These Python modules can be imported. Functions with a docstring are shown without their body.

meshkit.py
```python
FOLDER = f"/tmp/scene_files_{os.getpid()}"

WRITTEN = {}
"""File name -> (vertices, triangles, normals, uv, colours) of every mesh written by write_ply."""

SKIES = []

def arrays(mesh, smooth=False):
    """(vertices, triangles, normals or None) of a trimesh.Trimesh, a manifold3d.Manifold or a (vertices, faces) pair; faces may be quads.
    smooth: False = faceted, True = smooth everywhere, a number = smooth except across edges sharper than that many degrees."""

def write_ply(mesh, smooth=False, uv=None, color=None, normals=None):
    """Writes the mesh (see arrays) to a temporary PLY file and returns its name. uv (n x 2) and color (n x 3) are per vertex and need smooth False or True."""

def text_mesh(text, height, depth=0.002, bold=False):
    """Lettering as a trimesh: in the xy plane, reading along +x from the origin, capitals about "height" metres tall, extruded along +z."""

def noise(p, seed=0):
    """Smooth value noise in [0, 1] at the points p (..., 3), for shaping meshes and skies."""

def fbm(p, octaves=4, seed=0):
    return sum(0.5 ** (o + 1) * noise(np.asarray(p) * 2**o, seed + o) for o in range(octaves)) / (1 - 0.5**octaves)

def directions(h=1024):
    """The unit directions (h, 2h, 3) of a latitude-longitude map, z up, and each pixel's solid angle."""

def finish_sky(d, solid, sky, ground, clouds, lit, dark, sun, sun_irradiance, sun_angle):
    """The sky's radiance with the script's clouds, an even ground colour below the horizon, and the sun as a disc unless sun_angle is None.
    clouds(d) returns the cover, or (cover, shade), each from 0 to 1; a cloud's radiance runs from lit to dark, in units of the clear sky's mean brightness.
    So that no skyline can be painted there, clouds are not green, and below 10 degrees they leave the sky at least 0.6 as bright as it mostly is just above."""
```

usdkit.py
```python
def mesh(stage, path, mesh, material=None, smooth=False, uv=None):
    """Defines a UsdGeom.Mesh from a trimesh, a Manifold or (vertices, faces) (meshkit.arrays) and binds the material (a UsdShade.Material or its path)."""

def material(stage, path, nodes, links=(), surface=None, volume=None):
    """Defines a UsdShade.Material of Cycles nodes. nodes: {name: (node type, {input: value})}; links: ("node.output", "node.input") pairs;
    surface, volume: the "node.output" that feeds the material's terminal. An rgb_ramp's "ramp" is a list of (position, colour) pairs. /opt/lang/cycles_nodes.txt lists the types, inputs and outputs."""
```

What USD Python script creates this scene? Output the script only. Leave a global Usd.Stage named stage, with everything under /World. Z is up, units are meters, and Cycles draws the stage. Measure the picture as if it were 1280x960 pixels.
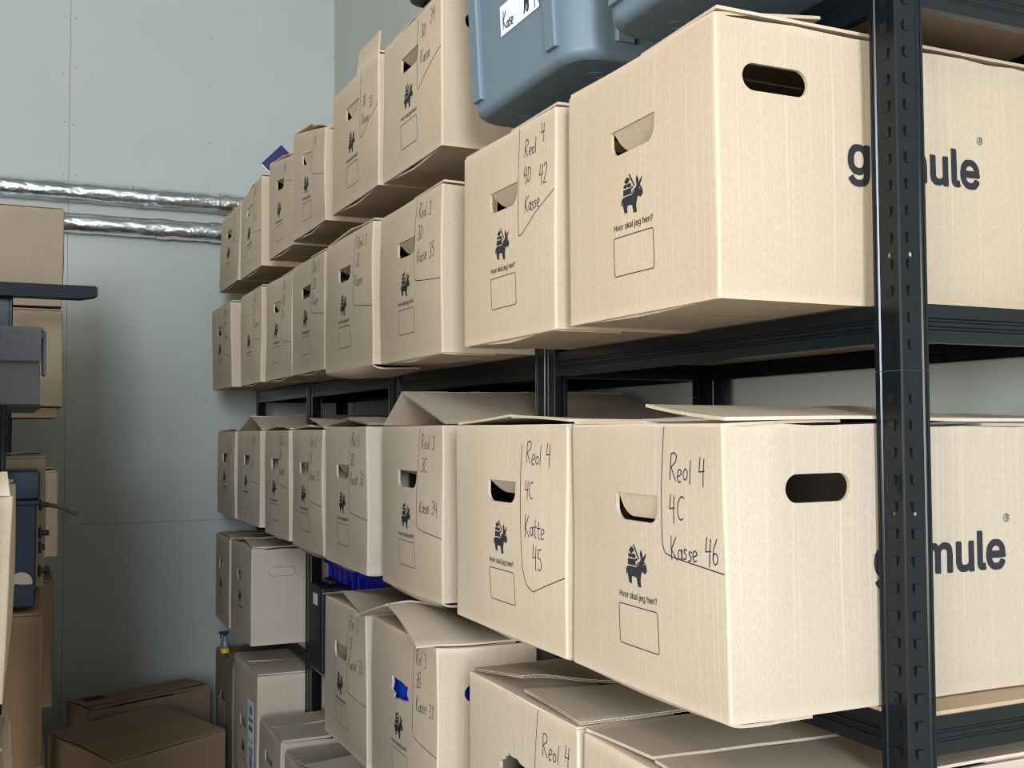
import math, random
import numpy as np
import trimesh, shapely
import manifold3d as m3
from shapely.geometry import Polygon, LineString, Point, box as sbox
from shapely import affinity
import usdkit, meshkit
from pxr import Usd, UsdGeom, UsdLux, UsdShade, Sdf, Gf, Vt

stage = Usd.Stage.CreateInMemory()
UsdGeom.SetStageUpAxis(stage, UsdGeom.Tokens.z)
UsdGeom.SetStageMetersPerUnit(stage, 1.0)
UsdGeom.Xform.Define(stage, '/World')
UsdGeom.Scope.Define(stage, '/World/Looks')
random.seed(7)

# ------------------------------------------------------------------ camera
# world: x into the right-hand rack, y along the aisle, z up
FPX = 1349.0                                     # focal length in pixels of the 1280 wide frame
CAM = (-0.91, 0.0, 1.50)
ROWS = [(0.90878172, 0.01452945, 0.41701881),    # world x, y, z axes in camera space (right, down, forward)
        (-0.41725334, 0.04105235, 0.90786252),
        (-0.00392885, -0.99905135, 0.04337008)]
cam = UsdGeom.Camera.Define(stage, '/World/Camera')
right = [r[0] for r in ROWS]; down = [r[1] for r in ROWS]; fwd = [r[2] for r in ROWS]
mat = Gf.Matrix4d(right[0], right[1], right[2], 0, -down[0], -down[1], -down[2], 0, -fwd[0], -fwd[1], -fwd[2], 0, CAM[0], CAM[1], CAM[2], 1)
cam.AddTransformOp().Set(mat)
cam.CreateHorizontalApertureAttr(36.0); cam.CreateVerticalApertureAttr(27.0)
cam.CreateFocalLengthAttr(36.0 * FPX / 1280.0)
cam.CreateClippingRangeAttr(Gf.Vec2f(0.05, 100))
cam.CreateExposureAttr(-0.36)

# ------------------------------------------------------------------ light
dome = UsdLux.DomeLight.Define(stage, '/World/SkyLight')
dome.CreateIntensityAttr(0.15); dome.CreateColorAttr(Gf.Vec3f(0.80, 0.90, 1.0))
def rect_light(name, pos, target, w, h, power, col):
    l = UsdLux.RectLight.Define(stage, '/World/' + name)
    l.CreateWidthAttr(w); l.CreateHeightAttr(h); l.CreateIntensityAttr(power); l.CreateColorAttr(Gf.Vec3f(*col))
    z = Gf.Vec3d(*pos) - Gf.Vec3d(*target); z.Normalize()          # a RectLight shines along its -z
    x = Gf.Cross(Gf.Vec3d(0, 0, 1), z); x.Normalize(); y = Gf.Cross(z, x)
    l.AddTransformOp().Set(Gf.Matrix4d(x[0], x[1], x[2], 0, y[0], y[1], y[2], 0, z[0], z[1], z[2], 0, *pos, 1))
    return l
rect_light('GateDaylight', (-2.80, -6.30, 2.75), (-1.6, 0.0, 2.0), 1.5, 2.6, 61.0, (0.88, 0.985, 1.17))
rect_light('WindowDaylight', (-4.60, -1.20, 1.45), (0.0, -1.20, 1.45), 2.8, 1.9, 17.0, (1.0, 0.98, 0.945))  # unseen window, added to light the near box fronts from the left
rect_light('RoofLightPanel', (-3.0, 0.3, 4.28), (-3.0, 0.301, 0.0), 1.6, 3.6, 1.8, (1.0, 0.99, 0.96))

# ------------------------------------------------------------------ naming helpers
used = {}
def numbered(parent, name):
    k = (parent, name); n = used.get(k, 0); used[k] = n + 1
    return name if n == 0 else f'{name}_{n:03d}'
def tag(prim, label=None, cat=None, group=None, kind=None):
    for k, v in (('label', label), ('category', cat), ('group', group), ('kind', kind)):
        if v: prim.SetCustomDataByKey(k, v)
    return prim
def thing(name, label, cat, loc=(0, 0, 0), rz=0.0, group=None, rot=None):
    x = UsdGeom.Xform.Define(stage, '/World/' + numbered('/World', name))
    x.AddTranslateOp().Set(Gf.Vec3d(*map(float, loc)))
    if rz: x.AddRotateZOp().Set(float(rz))
    if rot: x.AddRotateXYZOp().Set(Gf.Vec3f(*rot))
    return tag(x.GetPrim(), label, cat, group)
def struct_root(name, label=None, cat=None):
    x = UsdGeom.Xform.Define(stage, '/World/' + name)
    return tag(x.GetPrim(), label, cat, kind='structure')
def obj(name, mesh, m, parent=None, smooth=False, label=None, kind=None):
    base = '/World' if parent is None else str(parent.GetPath())
    p = usdkit.mesh(stage, base + '/' + numbered(base, name), mesh, m, smooth=smooth).GetPrim()
    return tag(p, label, kind=kind)
def raw(name, v, f, m, parent, uv=None, wear=None, label=None, kind=None):
    """A mesh whose vertices are shared only where the surface is smooth."""
    base = str(parent.GetPath())
    g = usdkit.mesh(stage, base + '/' + numbered(base, name), (v, f), m, smooth=True, uv=uv)
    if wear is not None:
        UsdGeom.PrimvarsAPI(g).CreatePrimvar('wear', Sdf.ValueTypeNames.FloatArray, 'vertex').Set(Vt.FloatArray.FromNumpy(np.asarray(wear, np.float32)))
    return tag(g.GetPrim(), label, kind=kind)

# ------------------------------------------------------------------ materials
def S(r, g, b):
    return tuple(((c / 255) / 12.92 if c / 255 < 0.04045 else ((c / 255 + 0.055) / 1.055) ** 2.4) for c in (r, g, b))
def cardboard(name, col, dark, streak=0.35, bump=0.5):
    """Kraft board: fibre flecks, streaks along the flutes (v of the sheet's own uv, in metres), pale worn folds."""
    n = {'uv': ('uvmap', {'attribute': 'st'}),
         'sc': ('vector_math', {'math_type': 'multiply', 'vector2': (230, 1.8, 0)}),
         'st': ('noise_texture', {'scale': 1.0, 'detail': 1.0}),
         'sc2': ('vector_math', {'math_type': 'multiply', 'vector2': (75, 0.7, 0)}),
         'st2': ('noise_texture', {'scale': 1.0, 'detail': 3.0}),
         'mxs': ('math', {'math_type': 'maximum'}),
         'str': ('map_range', {'from_min': 0.585, 'from_max': 0.70, 'to_min': 0.0, 'to_max': streak}),
         'cr': ('noise_texture', {'scale': 5.0, 'detail': 2.0, 'distortion': 0.8}),
         'crr': ('rgb_ramp', {'ramp': [(0.0, (0, 0, 0)), (0.492, (0, 0, 0)), (0.5, (1, 1, 1)), (0.508, (0, 0, 0)), (1, (0, 0, 0))]}),
         'hs': ('math', {'math_type': 'multiply_add', 'value2': 0.22}),
         'big': ('vector_math', {'math_type': 'multiply', 'vector2': (7, 5, 1)}),
         'bn': ('noise_texture', {'scale': 1.0, 'detail': 3.0}),
         'fs': ('vector_math', {'math_type': 'multiply', 'vector2': (420, 150, 1)}),
         'fn': ('noise_texture', {'scale': 1.0, 'detail': 1.0}),
         'fr': ('rgb_ramp', {'ramp': [(0.0, (0.74, 0.73, 0.72)), (0.33, (0.95, 0.95, 0.945)), (0.55, (1, 1, 1)), (0.72, (1.08, 1.08, 1.09)), (1, (1.2, 1.2, 1.22))]}),
         'base': ('mix_color', {'a': dark, 'b': col}),
         'ml': ('mix_color', {'blend_type': 'multiply', 'fac': 1.0}),
         'pale': ('mix_color', {'b': tuple(min(1, c * 1.16) for c in col)}),
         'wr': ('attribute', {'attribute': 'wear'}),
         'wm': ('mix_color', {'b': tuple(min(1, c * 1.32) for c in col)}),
         'info': ('object_info', {}),
         'tone': ('rgb_ramp', {'ramp': [(0, (0.94, 0.935, 0.93)), (0.5, (1, 1, 1)), (1, (1.03, 1.02, 1.0))]}),
         'tm': ('mix_color', {'blend_type': 'multiply', 'fac': 1.0}),
         'bump': ('bump', {'strength': bump, 'distance': 0.0010}),
         'p': ('principled_bsdf', {'roughness': 0.78, 'specular_ior_level': 0.25})}
    L = [('uv.UV', 'sc.vector1'), ('sc.vector', 'st.vector'), ('uv.UV', 'big.vector1'), ('big.vector', 'bn.vector'),
         ('uv.UV', 'fs.vector1'), ('fs.vector', 'fn.vector'), ('fn.fac', 'fr.fac'), ('bn.fac', 'base.fac'),
         ('base.result', 'ml.a'), ('fr.color', 'ml.b'), ('uv.UV', 'sc2.vector1'), ('sc2.vector', 'st2.vector'), ('st.fac', 'mxs.value1'), ('st2.fac', 'mxs.value2'), ('mxs.value', 'str.value'), ('str.result', 'pale.fac'), ('ml.result', 'pale.a'),
         ('wr.fac', 'wm.fac'), ('pale.result', 'wm.a'), ('info.random', 'tone.fac'), ('wm.result', 'tm.a'), ('tone.color', 'tm.b'),
         ('tm.result', 'p.base_color'), ('uv.UV', 'cr.vector'), ('cr.fac', 'crr.fac'), ('crr.color', 'hs.value1'), ('mxs.value', 'hs.value3'), ('hs.value', 'bump.height'), ('bump.normal', 'p.normal')]
    return make(name, n, L, 'p.BSDF')
KIND = {}
def make(name, nodes, links, surface):
    return usdkit.material(stage, '/World/Looks/' + name, nodes, links, surface=surface)
def plain(name, col, rough=0.6, metal=0.0, spec=0.5, bump=None, vary=None):
    n = {'p': ('principled_bsdf', {'base_color': col, 'roughness': rough, 'metallic': metal, 'specular_ior_level': spec})}
    L = []
    if bump or vary:
        n['tc'] = ('texture_coordinate', {})
    if bump:
        n['n'] = ('noise_texture', {'scale': bump[0], 'detail': 3.0}); n['b'] = ('bump', {'strength': bump[1], 'distance': bump[2]})
        L += [('tc.object', 'n.vector'), ('n.fac', 'b.height'), ('b.normal', 'p.normal')]
    if vary:
        n['vn'] = ('noise_texture', {'scale': vary[0], 'detail': 4.0})
        n['vr'] = ('rgb_ramp', {'ramp': [(0.3, tuple(c * (1 - vary[1]) for c in col)), (0.7, tuple(min(1, c * (1 + vary[1])) for c in col))]})
        L += [('tc.object', 'vn.vector'), ('vn.fac', 'vr.fac'), ('vr.color', 'p.base_color')]
    return make(name, n, L, 'p.BSDF')
M = {}
M['kraft'] = cardboard('kraft_board', S(196, 177, 152), S(187, 168, 142))
M['kraft_old'] = cardboard('kraft_board_old', S(196, 180, 158), S(187, 170, 147))
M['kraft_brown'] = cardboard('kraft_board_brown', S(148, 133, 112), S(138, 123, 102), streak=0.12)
M['kraft_dark'] = cardboard('kraft_board_shaded', S(142, 118, 94), S(133, 109, 86), streak=0.1)  # deep brown, with the shade at the left and floor put into the colour
M['ink'] = plain('printed_ink', (0.028, 0.028, 0.032), 0.75, spec=0.2)
M['pen'] = plain('marker_pen', (0.035, 0.03, 0.045), 0.6, spec=0.2)
M['steel'] = plain('black_steel', (0.004, 0.006, 0.008), 0.24, spec=0.38)
M['matt'] = plain('black_matt_steel', (0.010, 0.012, 0.016), 0.6, spec=0.2)
M['board'] = plain('shelf_fibreboard', S(186, 158, 128), 0.6, vary=(40, 0.06))
M['plaster'] = plain('gypsum_board', S(183, 186, 177), 0.85, spec=0.2, vary=(1.3, 0.03))
M['joint'] = plain('board_joint', S(176, 179, 172), 0.9)
M['screw'] = plain('screw_head', (0.24, 0.24, 0.23), 0.5)
M['ceiling'] = plain('ceiling_sheet', S(165, 167, 166), 0.9)
M['floor'] = plain('concrete', S(138, 136, 131), 0.7, bump=(30, 0.2, 0.002), vary=(3, 0.12))
M['tub'] = plain('grey_blue_plastic', S(104, 120, 130), 0.42, spec=0.45, bump=(250, 0.05, 0.001))
M['tub_dark'] = plain('grey_plastic', S(118, 120, 130), 0.45, vary=(14, 0.04))
M['navy'] = plain('navy_plastic', S(20, 36, 56), 0.42, vary=(9, 0.1))
M['navy_sheet'] = plain('navy_card', S(26, 32, 84), 0.5)
M['blue'] = plain('blue_crate_plastic', S(10, 14, 190), 0.4)
M['blue_light'] = plain('bright_blue_plastic', S(20, 70, 200), 0.45)
M['cloth'] = plain('pale_cloth', S(190, 180, 168), 0.9, bump=(60, .4, .004))
M['black'] = plain('black_plastic', (0.012, 0.013, 0.015), 0.4)
M['paper'] = plain('white_label', S(232, 236, 240), 0.7)
M['paper_pale'] = plain('document_pouch', S(168, 160, 150), 0.35)
M['print'] = plain('label_print', (0.10, 0.13, 0.20), 0.7)
M['cable'] = plain('brown_cable', S(70, 58, 52), 0.5)
M['yellow'] = plain('yellow_plastic', S(235, 190, 20), 0.4)
M['spray'] = plain('grey_bottle', S(110, 122, 128), 0.3)
M['foil'] = make('duct_foil', {'tc': ('texture_coordinate', {}), 'm': ('vector_math', {'math_type': 'multiply', 'vector2': (34, 60, 60)}),
    'n': ('noise_texture', {'scale': 1.0, 'detail': 4.0, 'roughness': 0.6, 'distortion': 0.6}), 'b': ('bump', {'strength': 0.5, 'distance': 0.007}),
    'p': ('principled_bsdf', {'base_color': (0.82, 0.83, 0.84), 'metallic': 1.0, 'roughness': 0.16})},
    [('tc.object', 'm.vector1'), ('m.vector', 'n.vector'), ('n.fac', 'b.height'), ('b.normal', 'p.normal')], 'p.BSDF')

# ------------------------------------------------------------------ sheet geometry
def tri2d(p):
    v, f = trimesh.creation.triangulate_polygon(p, engine='earcut')
    v = np.asarray(v); f = np.asarray(f)
    a = v[f]; area = (a[:, 1, 0] - a[:, 0, 0]) * (a[:, 2, 1] - a[:, 0, 1]) - (a[:, 2, 0] - a[:, 0, 0]) * (a[:, 1, 1] - a[:, 0, 1])
    f = np.where((area < 0)[:, None], f[:, ::-1], f)
    return v, f[np.abs(area) > 1e-12]
def grid2d(poly, us, vs):
    """Triangles of a flat outline cut along grid lines, so that it can be bent."""
    V, F, n = [], [], 0
    shapely.prepare(poly)
    for i in range(len(us) - 1):
        for j in range(len(vs) - 1):
            c = sbox(us[i], vs[j], us[i + 1], vs[j + 1])
            if poly.contains_properly(c) or poly.covers(c):
                v = np.array([(us[i], vs[j]), (us[i + 1], vs[j]), (us[i + 1], vs[j + 1]), (us[i], vs[j + 1])]); f = np.array([(0, 1, 2), (0, 2, 3)])
                V.append(v); F.append(f + n); n += 4
            elif poly.intersects(c):
                g = poly.intersection(c)
                for q in getattr(g, 'geoms', [g]):
                    if q.geom_type == 'Polygon' and q.area > 1e-10:
                        v, f = tri2d(q)
                        V.append(v); F.append(f + n); n += len(v)
    if not V:
        return np.zeros((0, 2)), np.zeros((0, 3), int)
    V = np.vstack(V); F = np.vstack(F)
    k, inv = np.unique(np.round(V, 6), axis=0, return_inverse=True)
    F = inv.reshape(-1)[F]
    return k, F[(F[:, 0] != F[:, 1]) & (F[:, 1] != F[:, 2]) & (F[:, 0] != F[:, 2])]
def lines(a, b, step, extra=()):
    n = max(1, int(round((b - a) / step)))
    return np.unique(np.round(np.concatenate([np.linspace(a, b, n + 1), [e for e in extra if a < e < b]]), 6))
def sheet(poly, us, vs, t, fn):
    """A board of thickness t: fn(u, v, w) bends it, w = depth below the outside. Returns vertices, faces and uv."""
    p, f = grid2d(poly, us, vs)
    e = np.concatenate([f[:, [0, 1]], f[:, [1, 2]], f[:, [2, 0]]])
    key = set(map(tuple, e)); rim = np.array([x for x in e if (x[1], x[0]) not in key])
    n = len(p); z = np.zeros(n)
    outer = fn(p[:, 0], p[:, 1], z); inner = fn(p[:, 0], p[:, 1], z + t)
    ra, rb = rim[:, 0], rim[:, 1]; m = len(rim)
    V = np.vstack([outer, inner, outer[ra], outer[rb], inner[ra], inner[rb]])
    k = 2 * n + np.arange(m)
    F = np.vstack([f, f[:, ::-1] + n, np.stack([k, k + 2 * m, k + m], 1), np.stack([k + m, k + 2 * m, k + 3 * m], 1)])
    UV = np.vstack([p, p, p[ra], p[rb], p[ra], p[rb]])
    return V, F, UV
def decal(poly, fn, step=0.02, w=-0.0005):
    """A flat print laid on a bent sheet."""
    V, F, n = [], [], 0
    for q in getattr(poly, 'geoms', [poly]):
        if q.geom_type != 'Polygon' or q.is_empty: continue
        a, b, c, d = q.bounds
        p, f = grid2d(q, lines(a, c, step), lines(b, d, step))
        if len(p): V.append(fn(p[:, 0], p[:, 1], np.full(len(p), w))); F.append(f + n); n += len(p)
    return np.vstack(V), np.vstack(F)
def stadium(cx, cy, w, h):
    return LineString([(cx - w / 2 + h / 2, cy), (cx + w / 2 - h / 2, cy)]).buffer(h / 2, quad_segs=6)
def dhole(cx, top, w, h):
    """Hand hole: straight on top, rounded below."""
    r = h * 0.55
    q = sbox(cx - w / 2, top - h, cx + w / 2, top)
    lo = sbox(cx - w / 2 + r, top - h + r, cx + w / 2 - r, top).buffer(r, quad_segs=5)
    return q.intersection(lo.union(sbox(cx - w / 2, top - h + r, cx + w / 2, top)))
def ragged(cx, top, w, h, seed):
    rr = random.Random(seed); pts = []
    for k in range(26):
        a = 2 * math.pi * k / 26
        q = 1 + rr.uniform(-0.22, 0.22)
        pts.append((cx + w / 2 * q * math.copysign(abs(math.cos(a)) ** 0.7, math.cos(a)), top - h / 2 + h / 2 * q * math.copysign(abs(math.sin(a)) ** 0.7, math.sin(a))))
    return Polygon(pts).buffer(0)

# ------------------------------------------------------------------ lettering
def text_poly(text, height, bold=0):
    from PIL import ImageFont, ImageDraw, Image
    import glob
    font = ImageFont.truetype(glob.glob('/opt/blender-*/*/datafiles/fonts/Inter.woff2')[0], 96)
    x0, y0, x1, y1 = font.getbbox(text, anchor='ls', stroke_width=bold)
    im = Image.new('L', (x1 - x0 + 8, y1 - y0 + 8))
    ImageDraw.Draw(im).text((4 - x0, 4 - y0), text, 255, font, anchor='ls', stroke_width=bold)
    on = np.pad(np.asarray(im) > 127, ((0, 0), (1, 1))).astype(np.int8)
    rows, starts = np.nonzero(np.diff(on, axis=1) == 1); ends = np.nonzero(np.diff(on, axis=1) == -1)[1]
    g = shapely.union_all(shapely.box(starts, -rows - 1, ends, -rows)).buffer(0.6).buffer(-0.6).simplify(0.7)
    s = height / 70.0
    return affinity.affine_transform(g, [s, 0, 0, s, -4 * s, (4 - y0) * s])
def arc(cx, cy, rx, ry, a, b, n=9):
    return [(cx + rx * math.cos(math.radians(a + (b - a) * k / (n - 1))), cy + ry * math.sin(math.radians(a + (b - a) * k / (n - 1)))) for k in range(n)]
PEN = {'R': (.62, [[(.06, 0), (.0, 1.0)], [(0, .95), (.25, 1.03), (.46, .9), (.42, .68), (.08, .48), (.3, .22), (.52, -.02)]]),
 'e': (.42, [[(.02, .22), (.2, .26), (.34, .34)] + arc(.18, .25, .17, .24, 20, 310)]), 'o': (.42, [arc(.18, .22, .16, .2, 90, 460, 12)]),
 'l': (.24, [[(.1, .86), (.08, .4), (.1, .0)]]), 'K': (.56, [[(.08, 1), (.05, .5), (.08, 0)], [(.46, .95), (.2, .6), (.08, .42), (.3, .2), (.5, .0)]]),
 'a': (.42, [arc(.17, .2, .15, .19, 60, 400, 11) + [(.34, .42), (.34, .1), (.4, 0)]]), 's': (.34, [[(.28, .42), (.12, .46), (.06, .34), (.24, .2), (.2, .04), (.02, .02)]]),
 't': (.36, [[(.15, .8), (.14, .1), (.28, .02)], [(0, .5), (.32, .52)]]), 'B': (.56, [[(.05, 0), (.04, 1)], [(.04, .98), (.36, .95), (.34, .62), (.08, .52), (.42, .4), (.4, .06), (.05, 0)]]),
 'C': (.56, [arc(.34, .5, .3, .48, 60, 300)]), 'D': (.6, [[(.06, 0), (.06, 1)], [(.06, 1), (.4, .86), (.48, .5), (.36, .1), (.06, 0)]]),
 '0': (.5, [arc(.22, .5, .19, .48, 90, 455, 13)]), '1': (.3, [[(.04, .75), (.16, 1), (.14, 0)]]), '2': (.5, [arc(.2, .74, .18, .24, 160, -20) + [(.04, .02), (.42, .04)]]),
 '3': (.5, [arc(.16, .75, .2, .24, 140, -85) + arc(.16, .25, .22, .26, 85, -140)]), '4': (.54, [[(.1, 1), (.04, .46), (.42, .5)], [(.38, .95), (.34, .4), (.36, -.08)]]),
 '5': (.52, [[(.42, 1), (.1, .97), (.08, .58)] + arc(.16, .32, .24, .28, 100, -130)]), '6': (.5, [[(.3, 1), (.08, .6)] + arc(.2, .24, .17, .22, 170, -190, 13)]),
 '7': (.48, [[(.02, .96), (.4, 1), (.16, 0)]]), '8': (.5, [arc(.2, .74, .16, .22, 270, -90, 11) + arc(.2, .26, .19, .26, 90, 450, 11)]), '9': (.48, [arc(.2, .72, .17, .22, 0, 360, 11) + [(.36, .5), (.3, 0)]]),
 '-': (.4, [[(.04, .45), (.34, .45)]]), ' ': (.45, [])}
def pen_poly(text, h, r=0.0008, seed=0, rise=0.0):
    rr = random.Random(seed * 77 + len(text)); x = 0; out = []
    for ch in text:
        w, strokes = PEN[ch]; k = 1 + rr.uniform(-.12, .12); dy = rr.uniform(-.06, .06); sl = rr.uniform(-.02, .12)
        for s in strokes:
            out.append(LineString([((x + px * 0.88 + sl * py) * h, (py * k + dy) * h + rise * x * h) for px, py in s]).buffer(r, quad_segs=3))
        x += w * 0.92
    return shapely.union_all(out)
def mule_poly():
    """The printed pack animal with its load, drawn in a 112 x 206 grid and returned one unit wide and tall."""
    P = lambda *a: Polygon(a).buffer(1.5, join_style=1)
    body = P((13, 112), (30, 110), (58, 112), (70, 98), (82, 72), (88, 66), (98, 74), (108, 92), (113, 118), (104, 134), (96, 130), (90, 122), (84, 132), (78, 158), (77, 178), (80, 203), (66, 203), (62, 180), (58, 160), (40, 156), (31, 158), (28, 174), (30, 193), (17, 191), (13, 170), (8, 140), (8, 122))
    ear1 = P((84, 22), (80, 40), (84, 68), (92, 66), (90, 40)); ear2 = P((110, 36), (98, 54), (92, 70), (98, 74), (106, 54))
    eye = Point(99, 90).buffer(3.4)
    tail = LineString([(12, 112), (3, 124), (2, 150)]).buffer(2.6)
    load = [sbox(13, 74, 52, 101).buffer(2), Point(23, 56).buffer(10), Point(43, 57).buffer(11), P((32, 12), (46, 26), (32, 46), (18, 32)), Point(58, 72).buffer(6),
            LineString([(44, 2), (70, 66)]).buffer(3.2), LineString([(56, 104), (71, 84)]).buffer(2.6)]
    g = shapely.union_all([body.difference(eye), ear1, ear2, tail] + load)
    return affinity.affine_transform(g, [1 / 112, 0, 0, -1 / 206, 0, 1])
MULE = mule_poly()
ASK = text_poly('Hvor skal jeg hen?', 1.0, 1); ASK = affinity.scale(ASK, 1 / (ASK.bounds[2] - ASK.bounds[0]), 1 / (ASK.bounds[2] - ASK.bounds[0]), origin=(0, 0))
WORDMARK = text_poly('gomule', 1.0, 3); WORDMARK = affinity.scale(WORDMARK, 1 / (WORDMARK.bounds[2] - WORDMARK.bounds[0]), 1 / (WORDMARK.bounds[2] - WORDMARK.bounds[0]), origin=(0, 0))
RMARK = text_poly('R', 1.0, 1)

# ------------------------------------------------------------------ cardboard boxes
T = 0.005
def smooth01(x): x = np.clip(x, 0, 1); return x * x * (3 - 2 * x)
def carton(label, x0, y0, y1, z0, H=0.35, L=0.58, yaw=0.0, m='kraft', seed=0, bulge=0.006, side_bulge=0.003, lean=(0, 0), rough=0.003, cell=0.025,
           front_hole='d', side_hole=0.10, hole_flap=40, printed=True, notes=(), note_top=0.012, note_w=0.128, note_h=0.158, note_size=0.030, border='square', mark_y=0.0,
           flaps=(2, 3, 4), flap_curl=4, front_flap=None, sag=0.008, lip=0.0, wordmark=None, name='cardboard_box', group=None, worn=0.45, hole_z=0.0, extra=None, flap_len=None, shift=0.0, crush=0.0, fluted=False, front_part=None, side_slot=False, rot=None, cat='cardboard box', hts=None, fade=1.0):
    W = y1 - y0
    near = cell < 0.02
    if group is None:
        group = ('cardboard boxes at the left-hand side' if rot else 'cardboard boxes on the floor' if yaw > 15 else 'cardboard boxes on the bottom shelf' if z0 < .5 else 'cardboard boxes below eye level' if z0 < 1
                 else 'cardboard boxes at eye level' if z0 < 1.5 else 'cardboard boxes above eye level' if z0 < 2 else 'cardboard boxes on the top row')
    root = thing(name, label, cat, (x0, (y0 + y1) / 2, z0), yaw, group, rot)
    K = M[m]
    def warp(x, y, z):
        P = np.stack([x, y, z], -1).astype(float)
        sy, sz, sx = 1 - np.clip(2 * y / W, -1, 1) ** 2, 1 - np.clip(2 * z / H - 1, -1, 1) ** 2, 1 - np.clip(2 * x / L - 1, -1, 1) ** 2
        q = P * 5.0 + seed * 13.7
        nx = meshkit.noise(q, 1) - .5; ny = meshkit.noise(q, 2) - .5; nz = meshkit.noise(q, 3) - .5
        low = np.clip(z / H, 0, 1.6)
        P[:, 0] += -bulge * sy * sz * np.exp(-np.clip(x, 0, None) / 0.15) + lean[0] * low + rough * 2 * nx
        P[:, 1] += -side_bulge * sx * sz * smooth01(.5 - y / W) + side_bulge * sx * sz * smooth01(.5 + y / W) + lean[1] * low + rough * 2 * ny
        P[:, 2] += rough * 1.5 * nz * low
        P[:, 1] += crush * np.clip(1 - x / 0.055, 0, 1) * smooth01(.5 - y / W) * np.clip(.35 + 1.1 * z / H, 0, 1.2)
        if hts is not None:                                   # crushed: the top is lower at one end
            want = hts[0] + (hts[1] - hts[0]) * (.5 - np.clip(y / W, -.5, .5))
            P[:, 2] *= np.where(z > 0, want / H, 1.0)
        return P
    r = 0.0042; cs = [L, L + W, 2 * L + W]; tot = 2 * (L + W)
    def body(s, v, w):
        s = np.asarray(s, float); w = np.broadcast_to(w, s.shape); x = np.empty_like(s); y = np.empty_like(s)
        far = s < L; fr = (s >= L) & (s < L + W); nr = (s >= L + W) & (s < 2 * L + W); bk = s >= 2 * L + W
        x[far] = L - s[far]; y[far] = W / 2 - w[far]
        x[fr] = w[fr]; y[fr] = W / 2 - (s[fr] - L)
        x[nr] = s[nr] - L - W; y[nr] = -W / 2 + w[nr]
        x[bk] = L - w[bk]; y[bk] = -W / 2 + (s[bk] - 2 * L - W)
        for c, (cx, cy), a0 in ((cs[0], (r, W / 2 - r), 90), (cs[1], (r, -W / 2 + r), 180), (cs[2], (L - r, -W / 2 + r), 270)):
            k = np.abs(s - c) < r - 1e-9
            a = np.radians(a0 + 90 * (s[k] - c + r) / (2 * r))
            x[k] = cx + (r - w[k]) * np.cos(a); y[k] = cy + (r - w[k]) * np.sin(a)
        return warp(x, y, np.asarray(v, float))
    poly = sbox(0, 0, tot, H)
    # hand holes
    hz = 0.255 + hole_z; hw, hh = 0.112, 0.036
    fc = L + W / 2
    if front_hole == 'd': poly = poly.difference(dhole(fc, hz, hw, hh))
    elif front_hole == 'torn': poly = poly.difference(ragged(fc, hz + .004, hw * .95, hh * 1.35, seed))
    if side_hole:
        poly = poly.difference(stadium(L + W + side_hole, 0.268 + hole_z, 0.098, 0.034))
        poly = poly.difference(stadium(L - side_hole, 0.268 + hole_z, 0.098, 0.034))
    if seed % 2 and rough > 0.002:                # a scuffed, uneven top edge
        rr = random.Random(seed)
        pts = [(0, H)] + [(x, H - rr.uniform(0, .004)) for x in np.linspace(0.03, tot - .03, 40)] + [(tot, H)]
        poly = poly.intersection(Polygon([(0, 0)] + pts + [(tot, 0)]))
    ex = [c + d for c in cs for d in (-r, -r / 2, 0, r / 2, r)]
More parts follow.
